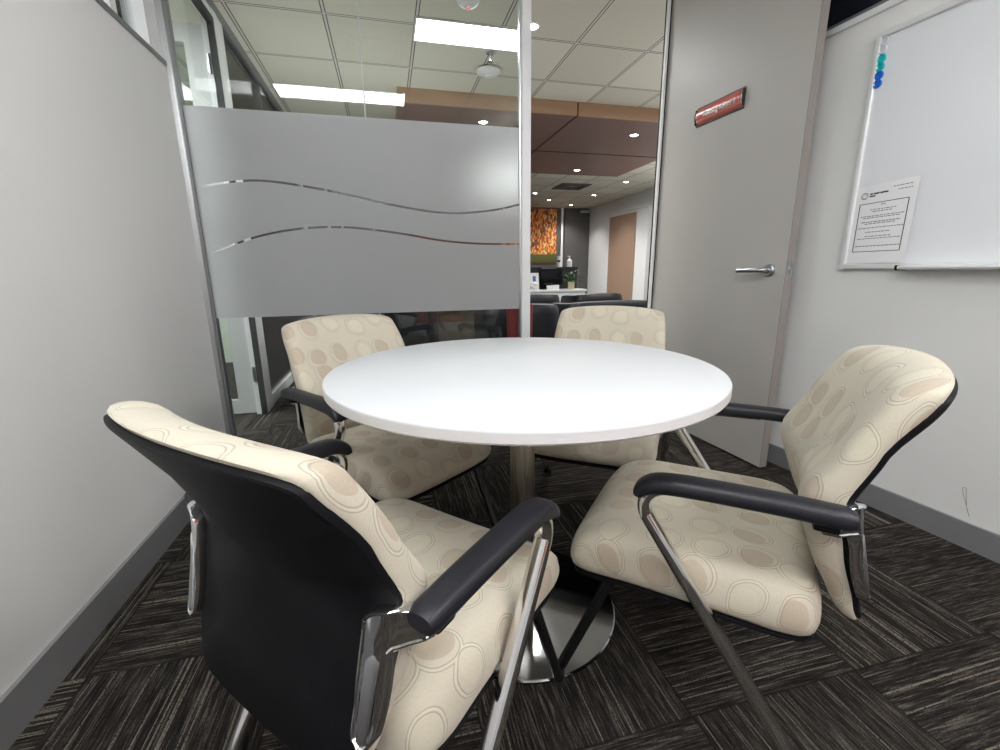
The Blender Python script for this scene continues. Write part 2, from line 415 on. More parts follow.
# clerestory over the left wall
w = empty('window_1', (XL - .05, 1., 1.885)); struct(w, 'narrow clerestory window above the left wall', 'window')
fb = box(-.05, .056, -2.7, 1.5, 0, .020); obj('window_sill', fb, M['alu_dark'], w)
fb = bmesh.new()
for y in (-1.6, -.35, .55, 1.12): box(-.03, .03, y, y + .045, .028, ZC - 1.885, fb)
box(-.03, .03, -2.7, 1.5, ZC - 1.885 - .04, ZC - 1.885, fb)
box(-.03, .045, 1.36, 1.5, .0, ZC - 1.885, fb)
obj('window_frame', fb, M['alu_white'], w)
obj('window_pane', box(-.004, .004, -2.7, 1.5, .028, ZC - 1.885 - .04), M['glass_side'], w)

# right wall stands slightly out of square
RWM = Matrix.Translation((1.97, 1.069, 0)) @ Matrix.Rotation(math.radians(5.3), 4, 'Z')   # local +y along wall, local -x into room
def rw(o): o.matrix_world = RWM @ o.matrix_world; return o
o = struct(obj('wall_right', box(0, .1, -2.85, 1.60, 0, 1.955), M['wall']), 'plain pale grey wall at the right behind the whiteboard', 'wall'); o.matrix_world = RWM
o = struct(obj('baseboard_right', box(-.012, 0, -2.85, 1.58, 0, .096), M['skirting']), 'grey skirting along the right wall', 'skirting'); o.matrix_world = RWM
w = empty('window_2'); w.matrix_world = RWM @ Matrix.Translation((.05, 0, 1.955)); struct(w, 'dark clerestory window above the right wall', 'window')
obj('window_sill', box(-.062, .05, -2.85, 1.60, 0, .026, bev=.004), M['sill'], w)
fb = bmesh.new(); box(-.03, .03, -2.85, 1.60, ZC - 1.955 - .04, ZC - 1.955, fb); box(-.03, .03, -2.85, 1.60, .026, .052, fb)
for y in (-2.7, -1.2, 1.39): box(-.03, .03, y, y + .045, .026, ZC - 1.955, fb)
obj('window_frame', fb, M['alu_dark'], w)
obj('window_pane', box(-.006, .006, -2.85, 1.60, .05, ZC - 1.955 - .04), M['dark_glass'], w)
# wall behind the camera
struct(obj('wall_back', box(-1.1, 2.4, -1.8, -1.7, 0, ZC), M['wall']), 'plain pale wall opposite the glass partition', 'wall')
struct(obj('trim_1', box(.35, 1.9, -1.7, -1.685, .25, 1.75), M['orange_wall']), 'orange wall panel opposite the glass partition', 'wall panel')
# strip of wall beside the door and the head over it
struct(obj('wall_front', box(1.775, 1.842, YG + .0, YG + .17, 0, ZC), M['wall']), 'narrow strip of wall between door jamb and right wall', 'wall')

# ---- glass partition (front)
GX0, GXJ, GX1 = -.865, -.052, .746
w = empty('window_3', (0, YG, 0)); struct(w, 'full height glass partition with a frosted band and wave lines', 'glass wall')
obj('corner_post', box(XL - .07, XL + .022, -.03, .03, 0, ZC, bev=.003), M['alu'], w)
obj('corner_channel', box(XL + .022, XL + .034, -.02, .02, 0, ZC), M['alu_dark'], w)
pb = box(.748, .798, -.03, .03, 0, ZC, bev=.004); obj('door_post', pb, M['alu_white'], w)
obj('post_channel', box(.738, .748, -.015, .015, 0, ZC), M['alu'], w)
obj('head_rail', box(XL, 1.69, -.03, .03, ZC - .05, ZC), M['alu'], w)
obj('floor_track', box(XL, .75, -.018, .018, 0, .012), M['alu_dark'], w)
obj('glass_pane', box(GX0, GXJ - .003, -.005, .005, .012, ZC - .05), M['glass'], w)
obj('glass_pane', box(GXJ + .003, GX1, -.005, .005, .012, ZC - .05), M['glass'], w)
obj('glass_joint', box(GXJ - .003, GXJ + .003, -.006, .006, .012, ZC - .05), M['glass_edge'], w)
# frosted film: three bands parted by two thin wave cuts
wave1 = [(-0.813, 1.4023), (-0.696, 1.4237), (-0.586, 1.4341), (-0.476, 1.4288), (-0.296, 1.4047), (-0.117, 1.3720), (-0.011, 1.3482), (0.191, 1.3157), (0.350, 1.3021), (0.487, 1.3098), (0.627, 1.3296), (0.736, 1.3554)]
wave2 = [(-0.815, 1.0982), (-0.712, 1.1405), (-0.596, 1.1788), (-0.456, 1.2085), (-0.338, 1.2217), (-0.193, 1.2243), (-0.046, 1.2126), (0.132, 1.1890), (0.290, 1.1627), (0.455, 1.1482), (0.596, 1.1444), (0.736, 1.1448)]
def wz(wv, x):
    pts = wv
    if x <= pts[0][0]:
        s = (pts[1][1] - pts[0][1]) / (pts[1][0] - pts[0][0]); return pts[0][1] + s * (x - pts[0][0])
    for a, b in zip(pts, pts[1:]):
        if x <= b[0]: return a[1] + (b[1] - a[1]) * (x - a[0]) / (b[0] - a[0])
    return pts[-1][1]
def sm(wv):
    c = catmull([(p[0], p[1], 0) for p in wv], 6); return [(p.x, p.y) for p in c]
wave1, wave2 = sm(wave1), sm(wave2)
def gap(wv, x):
    k = max(0., min(1., (x - wv[0][0]) / .04)); return .0052 * k
ZF0, ZF1 = .782, 1.742
fb = bmesh.new(); nseg = 150; cols = []
for i in range(nseg + 1):
    x = GX0 + (GX1 - GX0) * i / nseg
    z1, g1 = wz(wave1, x), gap(wave1, x); z2, g2 = wz(wave2, x), gap(wave2, x)
    cols.append([fb.verts.new((x, 0, z)) for z in (ZF0, z2 - g2, z2 + g2, z1 - g1, z1 + g1, ZF1)])
for a, b in zip(cols, cols[1:]):
    for k in (0, 2, 4): fb.faces.new((a[k], b[k], b[k + 1], a[k + 1]))
o = obj('frosted_film', fb, M['film'], w, smooth=0); o.location = (0, -.008, 0); o['label'] = 'frosted band with two clear wavy lines'

# ---- meeting room door, standing open into the room
hinge = Vector((1.715, 2.652, 0)); free = Vector((1.769, 1.689, 0)); dv = (free - hinge); LEN = dv.length
dr = empty('door_1', hinge, math.atan2(dv.y, dv.x)); struct(dr, 'tall taupe door standing open beside the right wall', 'door')
# local +x runs from hinge to free edge; visible face is local -y side
db = box(0, LEN, 0, .042, .012, 2.56)
o = obj('door_leaf', db, M['door'], dr)
obj('door_edge_strip', box(LEN, LEN + .003, 0, .042, .012, 2.56), M['door_edge'], dr)
hx = LEN - .086
# rose: axis along local y, standing out on the -y side
hb = bmesh.new(); join(hb, xf(lathe([(.0001, 0), (.031, 0), (.031, .008), (.026, .013), (.0001, .013)], 36), Matrix.Translation((hx, 0, .988)) @ Matrix.Rotation(PI / 2, 4, 'X')))
h = obj('door_handle', hb, M['chrome_satin'], dr)
lv = sweep(fillet([(hx, -.008, .988), (hx, -.052, .988), (hx - .135, -.055, .986)], .018), .0115, .0115, (0, 0, 1), 14)
obj('lever', lv, M['chrome_satin'], h)
obj('latch_plate', box(LEN + .003, LEN + .005, .008, .034, .945, 1.025), M['chrome_satin'], dr)
obj('latch', box(LEN + .004, LEN + .012, .014, .028, .975, 1.0, bev=.002), M['chrome_satin'], dr)
tr = struct(obj('trim_2', box(1.690, 1.703, YG + .146, YG + .164, 0, ZC), M['alu_white']), 'pale door jamb beside the taupe door', 'door jamb')
obj('jamb_gasket', box(1.703, 1.76, YG + .168, YG + .20, 0, ZC), M['black_gasket'], tr)
# door sign
sg = empty('door_sign', hinge, math.atan2(dv.y, dv.x)); tag(sg, 'curved red sign with white lettering on the taupe door', 'sign')
sx0, sx1, sz0, sz1 = LEN - .668, LEN - .348, 1.766, 1.853
def arcplate(x0, x1, z0, z1, sag, base, th, n=14):
    bm = bmesh.new(); F = []; B = []
    for i in range(n + 1):
        s = i / n; z = z0 + (z1 - z0) * s; y = -base - sag * (1 - (2 * s - 1) ** 2)
        F.append([bm.verts.new((x, y, z)) for x in (x0, x1)]); B.append([bm.verts.new((x, y + th, z)) for x in (x0, x1)])
    for i in range(n):
        bm.faces.new((F[i][0], F[i][1], F[i + 1][1], F[i + 1][0])); bm.faces.new((B[i][0], B[i + 1][0], B[i + 1][1], B[i][1]))
        for k in (0, 1): bm.faces.new((F[i][k], F[i + 1][k], B[i + 1][k], B[i][k]))
    bm.faces.new((F[0][0], B[0][0], B[0][1], F[0][1])); bm.faces.new((F[n][0], F[n][1], B[n][1], B[n][0])); return bm
obj('sign_holder', arcplate(sx0, sx1, sz0, sz1, .016, .0015, .004), M['alu'], sg)
obj('sign_insert', arcplate(sx0 + .010, sx1 - .010, sz0 + .003, sz1 - .003, .0150, .0056, .002), M['sign_red'], sg)
fr = bmesh.new(); box(sx0 - .004, sx1 + .004, -.003, -.0005, sz0 - .006, sz0 + .001, fr); box(sx0 - .004, sx1 + .004, -.003, -.0005, sz1 - .001, sz1 + .004, fr)
for x in (sx0 - .004, sx1):
    own = arcplate(x, x + .004, sz0 - .004, sz1 + .003, .020, .0015, .001); vs = list(own.verts); join(fr, own)
    box(x, x + .004, -.016, -.0005, sz0 + .006, sz1 - .006, fr)
obj('sign_end_cap', fr, M['black_gasket'], sg)
def text(body, size, mat, name, parent, matrix, depth=.0004, align='LEFT'):
    cu = bpy.data.curves.new(name + '_curve', 'FONT'); cu.body = body; cu.size = size; cu.extrude = depth; cu.offset = size * .018; cu.align_x = align; cu.align_y = 'CENTER'
    tmp = bpy.data.objects.new('tmp_text', cu); COL.objects.link(tmp)
    dg = bpy.context.evaluated_depsgraph_get(); dg.update(); me = bpy.data.meshes.new_from_object(tmp.evaluated_get(dg))
    bpy.data.objects.remove(tmp); bpy.data.curves.remove(cu)
    o = bpy.data.objects.new(name, me); COL.objects.link(o); me.materials.clear(); me.materials.append(mat)
    me.transform(matrix); o.parent = parent; return o
text('Meeting Room 2', .033, M['sign_white'], 'sign_lettering', sg, Matrix.Translation((sx0 + .062, -.0222, (sz0 + sz1) / 2 - .003)) @ Matrix.Rotation(PI / 2, 4, 'X'))

# ------------------------------------------------------------------ whiteboard with notice and magnets (local frame of the right wall: y along, -x out)
wb = empty('whiteboard'); wb.matrix_world = RWM; tag(wb, 'large whiteboard with a silver frame on the right wall', 'whiteboard')
BY0, BY1, BZ0, BZ1 = -1.35, .487, .988, 1.878
obj('board_surface', box(-.012, -.001, BY0 + .01, BY1 - .01, BZ0 + .01, BZ1 - .01), M['board'], wb)
def rail(y0, z0, y1, z1): return sweep([(-.010, y0, z0), (-.010, y1, z1)], .013, .012, (1, 0, 0), 12, sq=.6)
for p in ((BY0, BZ1 - .012, BY1, BZ1 - .012), (BY0, BZ0 + .012, BY1, BZ0 + .012), (BY1 - .012, BZ0, BY1 - .012, BZ1), (BY0 + .012, BZ0, BY0 + .012, BZ1)):
    obj('frame_rail', rail(*p), M['board_frame'], wb)
tb = sweep([(-.032, BY0 + .05, BZ0 + .006), (-.032, .243, BZ0 + .006)], .034, .0085, (1, 0, 0), 14, sq=.55); obj('pen_tray', tb, M['board_frame'], wb)
obj('tray_end_cap', box(-.064, -.004, .243, .253, BZ0 - .004, BZ0 + .015, bev=.002), M['black_plastic'], wb)
# notice sheet, resting on the frame and leaning slightly off the board
nb = bmesh.new(); NY0, NY1, NZ0, NZ1 = .247, .468, 1.014, 1.314; nw, nh = 10, 14; g = []
def npos(a, b):  # a across from far edge (y large) to near edge, b up
    y = NY1 + (NY0 - NY1) * a; z = NZ0 + (NZ1 - NZ0) * b
    z += .010 * a * b
    return Vector((-.0135 - .010 * a * a * (1 - .3 * b) - .003 * math.sin(PI * a) , y, z))
for i in range(nw + 1): g.append([nb.verts.new(npos(i / nw, j / nh)) for j in range(nh + 1)])
for i in range(nw):
    for j in range(nh): nb.faces.new((g[i][j], g[i + 1][j], g[i + 1][j + 1], g[i][j + 1]))
nt_ = empty('notice_sheet'); nt_.matrix_world = RWM; tag(nt_, 'white printed notice sheet at the corner of the whiteboard', 'paper notice')
obj('sheet', nb, M['paper'], nt_)
def strip(bm, a0, b0, a1, b1, k=6, off=.0006):
    """thin printed bar between (a0,b0) and (a1,b1) on the sheet"""
    row = []
    for i in range(k + 1):
        a = a0 + (a1 - a0) * i / k
        row.append([bm.verts.new(npos(a, b) - Vector((off, 0, 0))) for b in (b0, b1)])
    for p, q in zip(row, row[1:]): bm.faces.new((p[0], q[0], q[1], p[1]))
pb = bmesh.new()
strip(pb, .10, .765, .90, .773, 10); strip(pb, .10, .145, .90, .153, 10); strip(pb, .10, .145, .115, .773, 1); strip(pb, .885, .145, .90, .773, 1)
obj('printed_border', pb, M['ink'], nt_)
pb = bmesh.new(); rr = random.Random(3)
for a0, a1, b, hh in ((.47, .54, .735, .012), (.30, .72, .68, .009), (.34, .66, .655, .009), (.16, .86, .60, .009), (.20, .80, .578, .009), (.18, .82, .525, .011), (.24, .76, .503, .009), (.14, .88, .45, .009), (.28, .70, .395, .009), (.28, .72, .34, .009), (.16, .86, .312, .009), (.14, .88, .215, .010), (.62, .92, .93, .009), (.70, .92, .885, .009)):
    a = a0; pb = bmesh.new()
    while a < a1:
        wd = min(rr.uniform(.025, .07), a1 - a)
        if wd > .01: strip(pb, a, b, a + wd, b + hh, 1)
        a += wd + .012
    obj('printed_line', pb, M['ink_grey'], nt_, smooth=0)
pb = bmesh.new()
for a, wd in ((.25, .05), (.31, .10), (.42, .13)): strip(pb, a, .878, a + wd, .897, 1)
strip(pb, .25, .85, .35, .867, 1)
for i in range(22):
    t0, t1 = 2 * PI * i / 22, 2 * PI * (i + 1) / 22
    for r1, r2 in ((.050, .060), (.030, .036)):
        if r1 < .04 and i % 11 > 7: continue
        q = []
        for r, th in ((r1, t0), (r2, t0), (r2, t1), (r1, t1)): q.append(pb.verts.new(npos(.165 + r * math.cos(th), .872 + r * .72 * math.sin(th)) - Vector((.0006, 0, 0))))
        pb.faces.new(q)
obj('printed_emblem', pb, M['ink'], nt_)
MG = [('clear_white', 'clear round magnet topmost of the row on the whiteboard'), ('clear_white', 'second clear round magnet, just above the teal ones'), ('teal', 'upper teal round magnet on the whiteboard'), ('teal', 'lower teal round magnet, just above the blue ones'), ('blue', 'upper blue round magnet on the whiteboard'), ('blue', 'lowest blue round magnet at the end of the row')]
for i, (mm, lb) in enumerate(MG):
    b = lathe([(.0001, 0), (.0142, 0), (.0152, .002), (.0152, .006), (.0135, .0095), (.0110, .0095), (.0098, .0065), (.0001, .0065)], 28)
    xf(b, Matrix.Rotation(-PI / 2, 4, 'Y'))
    o = obj('magnet', b, M[mm], None); o.matrix_world = RWM @ Matrix.Translation((-.0122, .4545 + .0012 * (i % 2), 1.840 - i * .0292))
    tag(o, lb, 'magnet', 'round magnets on the whiteboard')
sc = bmesh.new()
sweep(catmull([(-.0008, -.060, .215), (-.0008, -.068, .218), (-.0008, -.072, .20), (-.0008, -.082, .15), (-.0008, -.095, .117), (-.0008, -.078, .16), (-.0008, -.062, .20), (-.0008, -.060, .215)], 5), .0006, .0009, (1, 0, 0), 6, sc)
o = struct(obj('trim_3', sc, M['scuff']), 'grey scuff mark low on the right wall', 'scuff mark'); o.matrix_world = RWM

# ------------------------------------------------------------------ table
TX, TY, TR, TZ = .337, 1.11, .503, .752
tb = empty('round_table', (TX, TY, 0)); tag(tb, 'round white meeting table on a polished steel pedestal', 'table')
t_ = .026
obj('tabletop', lathe([(.0001, TZ), (.2, TZ), (TR - .004, TZ), (TR - .0015, TZ - .0012), (TR, TZ - .004), (TR, TZ - .0042), (TR - .06, TZ - .006), (.0001, TZ - .006)], 128), M['table'], tb)
obj('edge_band', lathe([(TR - .05, TZ - .0045), (TR, TZ - .0042), (TR, TZ - t_ + .004), (TR - .003, TZ - t_), (.05, TZ - t_), (.05, TZ - .0045)], 128), M['table_edge'], tb)
obj('column', lathe([(.0345, .02), (.0345, TZ - t_ - .008)], 48), M['steel'], tb)
obj('mounting_plate', lathe([(.0001, TZ - t_), (.15, TZ - t_), (.15, TZ - t_ - .006), (.06, TZ - t_ - .012), (.0001, TZ - t_ - .012)], 48), M['black_metal'], tb)
obj('base_disc', lathe([(.0001, 0), (.272, 0), (.277, .003), (.277, .008), (.273, .011), (.06, .0125), (.036, .013), (.0001, .025)], 96), M['polished'], tb)

# ------------------------------------------------------------------ chairs
YE = [(.32, -.282), (.40, -.250), (.50, -.222), (.585, -.208), (.615, -.210), (.70, -.242), (.80, -.299), (.85, -.328)]   # depth of the shell edge by height
def back_y(x, z): return interp(YE, z) - .034 * (1 - min(1., (x / .235) ** 2)) * min(1., max(.25, (z - .33) / .2))
BO = catmull([(p[0], p[1]) + (0,) for p in ((-.10, .350), (.10, .350), (.176, .357), (.203, .388), (.222, .47), (.242, .58), (.2445, .64), (.239, .73), (.232, .788), (.214, .817), (.13, .830), (0, .835), (-.13, .830), (-.214, .817), (-.232, .788), (-.239, .73), (-.2445, .64), (-.242, .58), (-.222, .47), (-.203, .388), (-.176, .357))], 4, True)
BO = [(p.x, p.y) for p in BO]
def thick(x, z):
    t = .056 + .022 * math.exp(-((z - .575) / .085) ** 2) + .013 * math.exp(-((z - .79) / .06) ** 2)
    return t * (1 - .35 * max(0, (.46 - z) / .09))
SO = catmull([(x, y, 0) for x, y in ((-.10, .294), (.10, .294), (.208, .283), (.247, .246), (.250, .12), (.254, -.06), (.253, -.155), (.224, -.203), (.12, -.214), (-.12, -.214), (-.224, -.203), (-.253, -.155), (-.254, -.06), (-.250, .12), (-.247, .246), (-.208, .283))], 4, True)
SO = [(p.x, p.y) for p in SO]
def seat_map(x, y, h):
    z = .352 + .083 * h
    z += .010 * (x / .25) ** 2 * (1 if h > .4 else 0) - .010 * math.exp(-((y + .05) / .12) ** 2 - (x / .14) ** 2) * max(0, h)
    if y > .14: z -= (.010 + .036 * max(0, h)) * ((y - .14) / .14) ** 2                      # waterfall front
    if y < -.05: z -= .008 * ((y + .05) / .16) ** 2
    return (x, y, z)
PROF = [(0, 1.), (.25, 1.), (.5, .99), (.7, .965), (.82, .92), (.90, .83), (.95, .70), (.98, .52), (.995, .30), (.998, .08), (.985, -.12), (.955, -.24), (.90, -.30), (.6, -.30), (0, -.30)]
BPROF = [(0, 1.), (.25, 1.), (.5, .995), (.7, .985), (.82, .95), (.90, .88), (.95, .78), (.985, .62), (1.0, .44), (1.004, .26), (.996, .10), (.978, .0), (.6, .0), (0, .0)]
SHELLP = [(0, 0.), (.6, 0.), (.965, 0.), (.978, .5), (.984, .85), (.990, .55), (.990, -.35), (.984, -.8), (.970, -1.), (.6, -1.), (0, -1.)]
def make_chair():
    root = empty('meeting_chair')
    obj('seat', pad(SO, (0, .02), PROF, seat_map), M['fabric'], root, smooth=60)
    pan = pad(SO, (0, .02), [(0, 0), (.93, 0), (.985, .3), (.985, .55), (.94, 1), (0, 1)], lambda x, y, h: (x * .985, y * .985 - .002, (.331) - .020 * h - (.010 * ((y - .14) / .14) ** 2 if y > .14 else 0)))
    obj('seat_pan', pan, M['black_plastic'], root)
    obj('backrest', pad(BO, (0, .60), BPROF, lambda x, z, h: (x, back_y(x, z) + h * thick(x, z), z), off=(.31, .13)), M['fabric'], root, smooth=60)
    obj('back_shell', pad(BO, (0, .60), SHELLP, lambda x, z, h: (x, back_y(x, z) + .006 + h * .0125, z - .010 * max(0., (z - .6) / .24))), M['black_plastic'], root, smooth=28)
    # the shell stops short of the cushion's top
    for s in (-1, 1):
        W = .275 * s
        # chrome tube from under the arm pad, round the front bend and down to the rear foot
        path = fillet([(W, -.10, .598), (W, .150, .590), (W * .995, -.240, .010)], .042, 12)
        t = obj('arm_tube', sweep(path, .0170, .0140, (1, 0, 0), 24), M['chrome'], root)
        obj('foot_cap', sweep([(W * .995, -.231, .022), (W * .995, -.243, 0.)], .019, .013, (1, 0, 0), 14), M['rubber'], t)
        # pad
        pp = catmull([(W, -.214, .602), (W, -.12, .605), (W, .0, .604), (W, .065, .601), (W, .098, .595), (W, .118, .583), (W, .124, .570)], 5)
        sc_ = [(1 - .0 * (i / len(pp)), 1.) for i in range(len(pp))]
        k = len(pp)
        for i in range(k):
            u = i / (k - 1); e = 1.
            if u > .62: e = 1 - .45 * ((u - .62) / .38) ** 1.6
            sc_[i] = (min(1., .80 + .5 * u) * (1 - .12 * max(0, u - .7) / .3), e)
        sc_[0] = (.70, .72); sc_[-1] = (.62, .35)
        a = obj('armrest', sweep(pp, .0270, .0175, (1, 0, 0), 20, sq=.72, scales=sc_), M['arm_pad'], root)
        obj('arm_mount', box(W - .012, W + .012, -.196, -.158, .574, .598, bev=.006), M['black_plastic'], a)
        # front leg
        Xq, Xf = .216 * s, .232 * s
        lg = obj('leg', sweep(fillet([(Xq * .92, .02, .312), (Xq, .180, .318), (Xf, .300, .008)], .03, 6), .0125, .0125, (1, 0, 0), 14), M['black_metal'], root)
        obj('foot_cap', sweep([(Xf * .998, .296, .020), (Xf, .303, 0.)], .0155, .0155, (1, 0, 0), 14), M['rubber'], lg)
        obj('seat_bolt', sweep([(s * .235, -.008, .335), (s * .272, -.014, .352)], .010, .010, (0, 0, 1), 12), M['chrome_satin'], root)
        # chrome bracket wrapping from the arm on to the back of the shell
        out = [(.276, .566), (.280, .598), (.262, .610), (.236, .614), (.210, .602), (.203, .578), (.196, .456), (.203, .434), (.214, .428), (.224, .434), (.231, .456), (.240, .548), (.252, .560)]
        def bmap(p, d):
            x = p[0]; base = back_y(min(x, .238), p[1]) - .016
            if x > .238: base += (x - .238) * 1.05
            return Vector((s * x, base - d, p[1]))
        c2 = [(p.x, p.y) for p in catmull([q + (0,) for q in out], 4, True)]
        cen = (.224, .565)
        def ring(sc2, d, bm_): return [bm_.verts.new(bmap((p[0] + (q2[0]), p[1] + q2[1]), d)) for p, q2 in zip(c2, [( (0, 0) if sc2 == 0 else inset(i, sc2)) for i in range(len(c2))])]
        def inset(i, dd):
            a_, b_ = c2[i - 1], c2[(i + 1) % len(c2)]; tx, tz = b_[0] - a_[0], b_[1] - a_[1]; l = math.hypot(tx, tz) or 1
            return (-tz / l * dd, tx / l * dd)
        area = sum(c2[i - 1][0] * c2[i][1] - c2[i][0] * c2[i - 1][1] for i in range(len(c2)))
        sg_ = 1 if area > 0 else -1
        bb = bmesh.new(); R_ = [ring(0, -.012, bb), ring(0, .004, bb), ring(sg_ * .0018, .0075, bb), ring(sg_ * .0042, .0078, bb), ring(sg_ * .0060, .0050, bb)]
        for r1, r2 in zip(R_, R_[1:]):
            for i in range(len(r1)): bb.faces.new((r1[i], r1[(i + 1) % len(r1)], r2[(i + 1) % len(r1)], r2[i]))
        f = bb.faces.new(R_[-1]); bb.faces.new(R_[0]); bmesh.ops.triangulate(bb, faces=[x for x in bb.faces if len(x.verts) > 4])
        br = obj('arm_bracket', bb, M['chrome'], root)
        ib = bmesh.new(); io = [(.205, .458), (.2065, .440), (.214, .435), (.2215, .440), (.2235, .458), (.230, .544), (.222, .556), (.212, .544)]
        q = [ib.verts.new(bmap(p, .0066)) for p in io]; q2 = [ib.verts.new(bmap((.2165 + (p[0] - .2165) * .75, .495 + (p[1] - .495) * .95), .0088)) for p in io]
        for i in range(len(q)): ib.faces.new((q[i], q[(i + 1) % len(q)], q2[(i + 1) % len(q)], q2[i]))
        ib.faces.new(q2); obj('bracket_inset', ib, M['chrome_satin'], br)
    obj('seat_frame', sweep([(-.20, .03, .308), (.20, .03, .308)], .013, .010, (0, 1, 0), 12), M['black_metal'], root)
    return root
def copy_tree(o, parent=None):
    c = o.copy(); COL.objects.link(c); c.parent = parent
    for ch in list(o.children): copy_tree(ch, c)
    return c
CH = [(-.028, .787, -.803, 'cream patterned armchair nearest the camera at left, its black back toward us'),
      (.731, .825, .836, 'cream patterned armchair at the right of the table in front of the whiteboard wall'),
      (-.014, 1.583, -2.495, 'cream patterned armchair behind the table at left in front of the frosted glass'),
      (.808, 1.596, 2.52, 'cream patterned armchair behind the table beside the open taupe door')]
chair0 = make_chair()
for i, (x, y, a, lb) in enumerate(CH):
    c = chair0 if i == 0 else copy_tree(chair0)
    c.location = (x, y, 0); c.rotation_euler = (0, 0, a); tag(c, lb, 'chair', 'armchairs around the round table')
# ------------------------------------------------------------------ corridor partition and the next room, beyond the glass at the left
PX = -.95
w = empty('window_4', (PX, 2.53, 0)); struct(w, 'glazed corridor partition running away beyond the frosted glass', 'glass partition')
obj('head_rail', box(-.03, .03, 0, 9.2, ZC - .07, ZC, bev=.004), M['alu_dark'], w)
fb = bmesh.new(); box(-.03, .03, .0, .05, 0, ZC - .07, fb); box(-.035, .035, .865, .95, 0, ZC - .07, fb); box(-.02, .03, .955, 1.06, 0, ZC - .07, fb)
for y in (3.6, 6.2, 8.9): box(-.025, .025, y, y + .05, 0, ZC - .07, fb)
box(-.03, .03, .05, .865, 2.50, ZC - .07, fb)
obj('frame', fb, M['alu_white'], w)
fb = bmesh.new(); box(.004, .037, .838, .868, 0, 2.50, fb); box(.004, .037, .05, .865, 2.462, 2.50, fb); obj('door_gasket', fb, M['black_gasket'], w)
obj('floor_rail', box(-.025, .025, 1.06, 9.2, 0, .085, bev=.004), M['alu_white'], w)
obj('glass_pane', box(-.005, .005, 1.06, 9.2, .085, ZC - .07), M['glass_side'], w)
d2 = empty('door_2', (PX - .03, 3.405, 0)); struct(d2, 'pale grey framed glass door standing open into the next room', 'door')
fb = bmesh.new(); box(-.115, 0, 0, .042, .012, 2.46, fb); box(-.82, -.70, 0, .042, .012, 2.46, fb); box(-.70, -.115, 0, .042, .012, .115, fb); box(-.70, -.115, 0, .042, 2.36, 2.46, fb)
obj('door_frame', fb, M['door_grey'], d2)
obj('door_glass', box(-.70, -.115, .017, .025, .115, 2.36), M['glass_side'], d2)
for z in (.25, 1.2, 2.2):
    hb = box(.0, .034, -.012, .004, z, z + .10, bev=.002); join(hb, sweep([(.014, -.014, z - .004), (.014, -.014, z + .104)], .008, .008, (1, 0, 0), 10)); obj('hinge', hb, M['chrome_satin'], d2)
struct(obj('wall_next_room', box(-3.3, -.985, 5.6, 5.7, 0, ZC), M['wall_green']), 'pale green wall of the next room', 'wall')
struct(obj('wall_outer_left', box(-3.3, -3.2, -1.8, 12., 0, ZC), M['wall_green']), 'pale wall of the next room at far left', 'wall')
# ------------------------------------------------------------------ reception beyond the doorway
struct(obj('wall_far', box(-3.2, 5.62, 11.8, 11.9, 0, ZC), M['wall_dark']), 'charcoal wall at the far end of reception', 'wall')
struct(obj('wall_reception_right', box(5.5, 5.62, 8.85, 11.8, 0, ZC), M['wall_white']), 'white wall of the reception at right', 'wall')
struct(obj('wall_reception_side', box(5.95, 6.05, 2.5, 8.9, 0, ZC), M['wall_white']), 'white side wall of the reception nearer the door', 'wall')
struct(obj('trim_4', box(5.44, 5.96, 4.0, 9.85, 2.30, ZC), M['wall_white']), 'white bulkhead along the reception wall', 'bulkhead')
tag(struct(obj('trim_5', box(5.475, 5.5, 9.33, 10.55, .02, 2.245), M['timber_panel'])), 'timber veneer panel on the white reception wall', 'wall panel')
struct(obj('door_3', box(4.78, 5.56, 11.76, 11.8, 0, 2.55), M['wall_dark']), 'dark grey door in the far reception wall', 'door')
b = bmesh.new(); box(4.66, 4.715, 11.74, 11.8, 0, ZC, b); struct(obj('trim_6', b, M['alu_white']), 'silver door frame upright beside the dark door', 'door frame')
b = box(5.2, 5.48, 11.68, 11.762, 2.50, 2.57, bev=.008); join(b, box(5.25, 5.5, 11.66, 11.68, 2.53, 2.55)); tag(obj('door_closer', b, M['alu']), 'silver door closer on top of the dark far door', 'door closer')
b = empty('wall_painting', (3.45, 11.76, 0)); tag(b, 'tall orange dabbed abstract painting on the far reception wall', 'painting')
obj('canvas', box(-.45, 1.085, 0, .04, 1.17, 2.59, bev=.004), M['painting'], b)
# bulkhead over reception
bk = empty('ceiling_bulkhead', (0, 0, 0)); struct(bk, 'brown dropped ceiling panel with a timber front edge', 'bulkhead')
obj('soffit', box(.2, 3.83, 4.56, 7.2, 2.5, ZC), M['bulkhead'], bk)
obj('fascia', box(.195, 1.945, 4.535, 4.56, 2.497, ZC), M['timber_fascia'], bk); obj('fascia', box(1.96, 3.83, 4.535, 4.56, 2.497, ZC), M['timber_fascia'], bk)
sb = bmesh.new(); box(1.945, 1.96, 4.54, 7.2, 2.496, 2.52, sb); box(.2, 3.83, 5.885, 5.90, 2.496, 2.52, sb); obj('panel_joint', sb, M['seam'], bk)

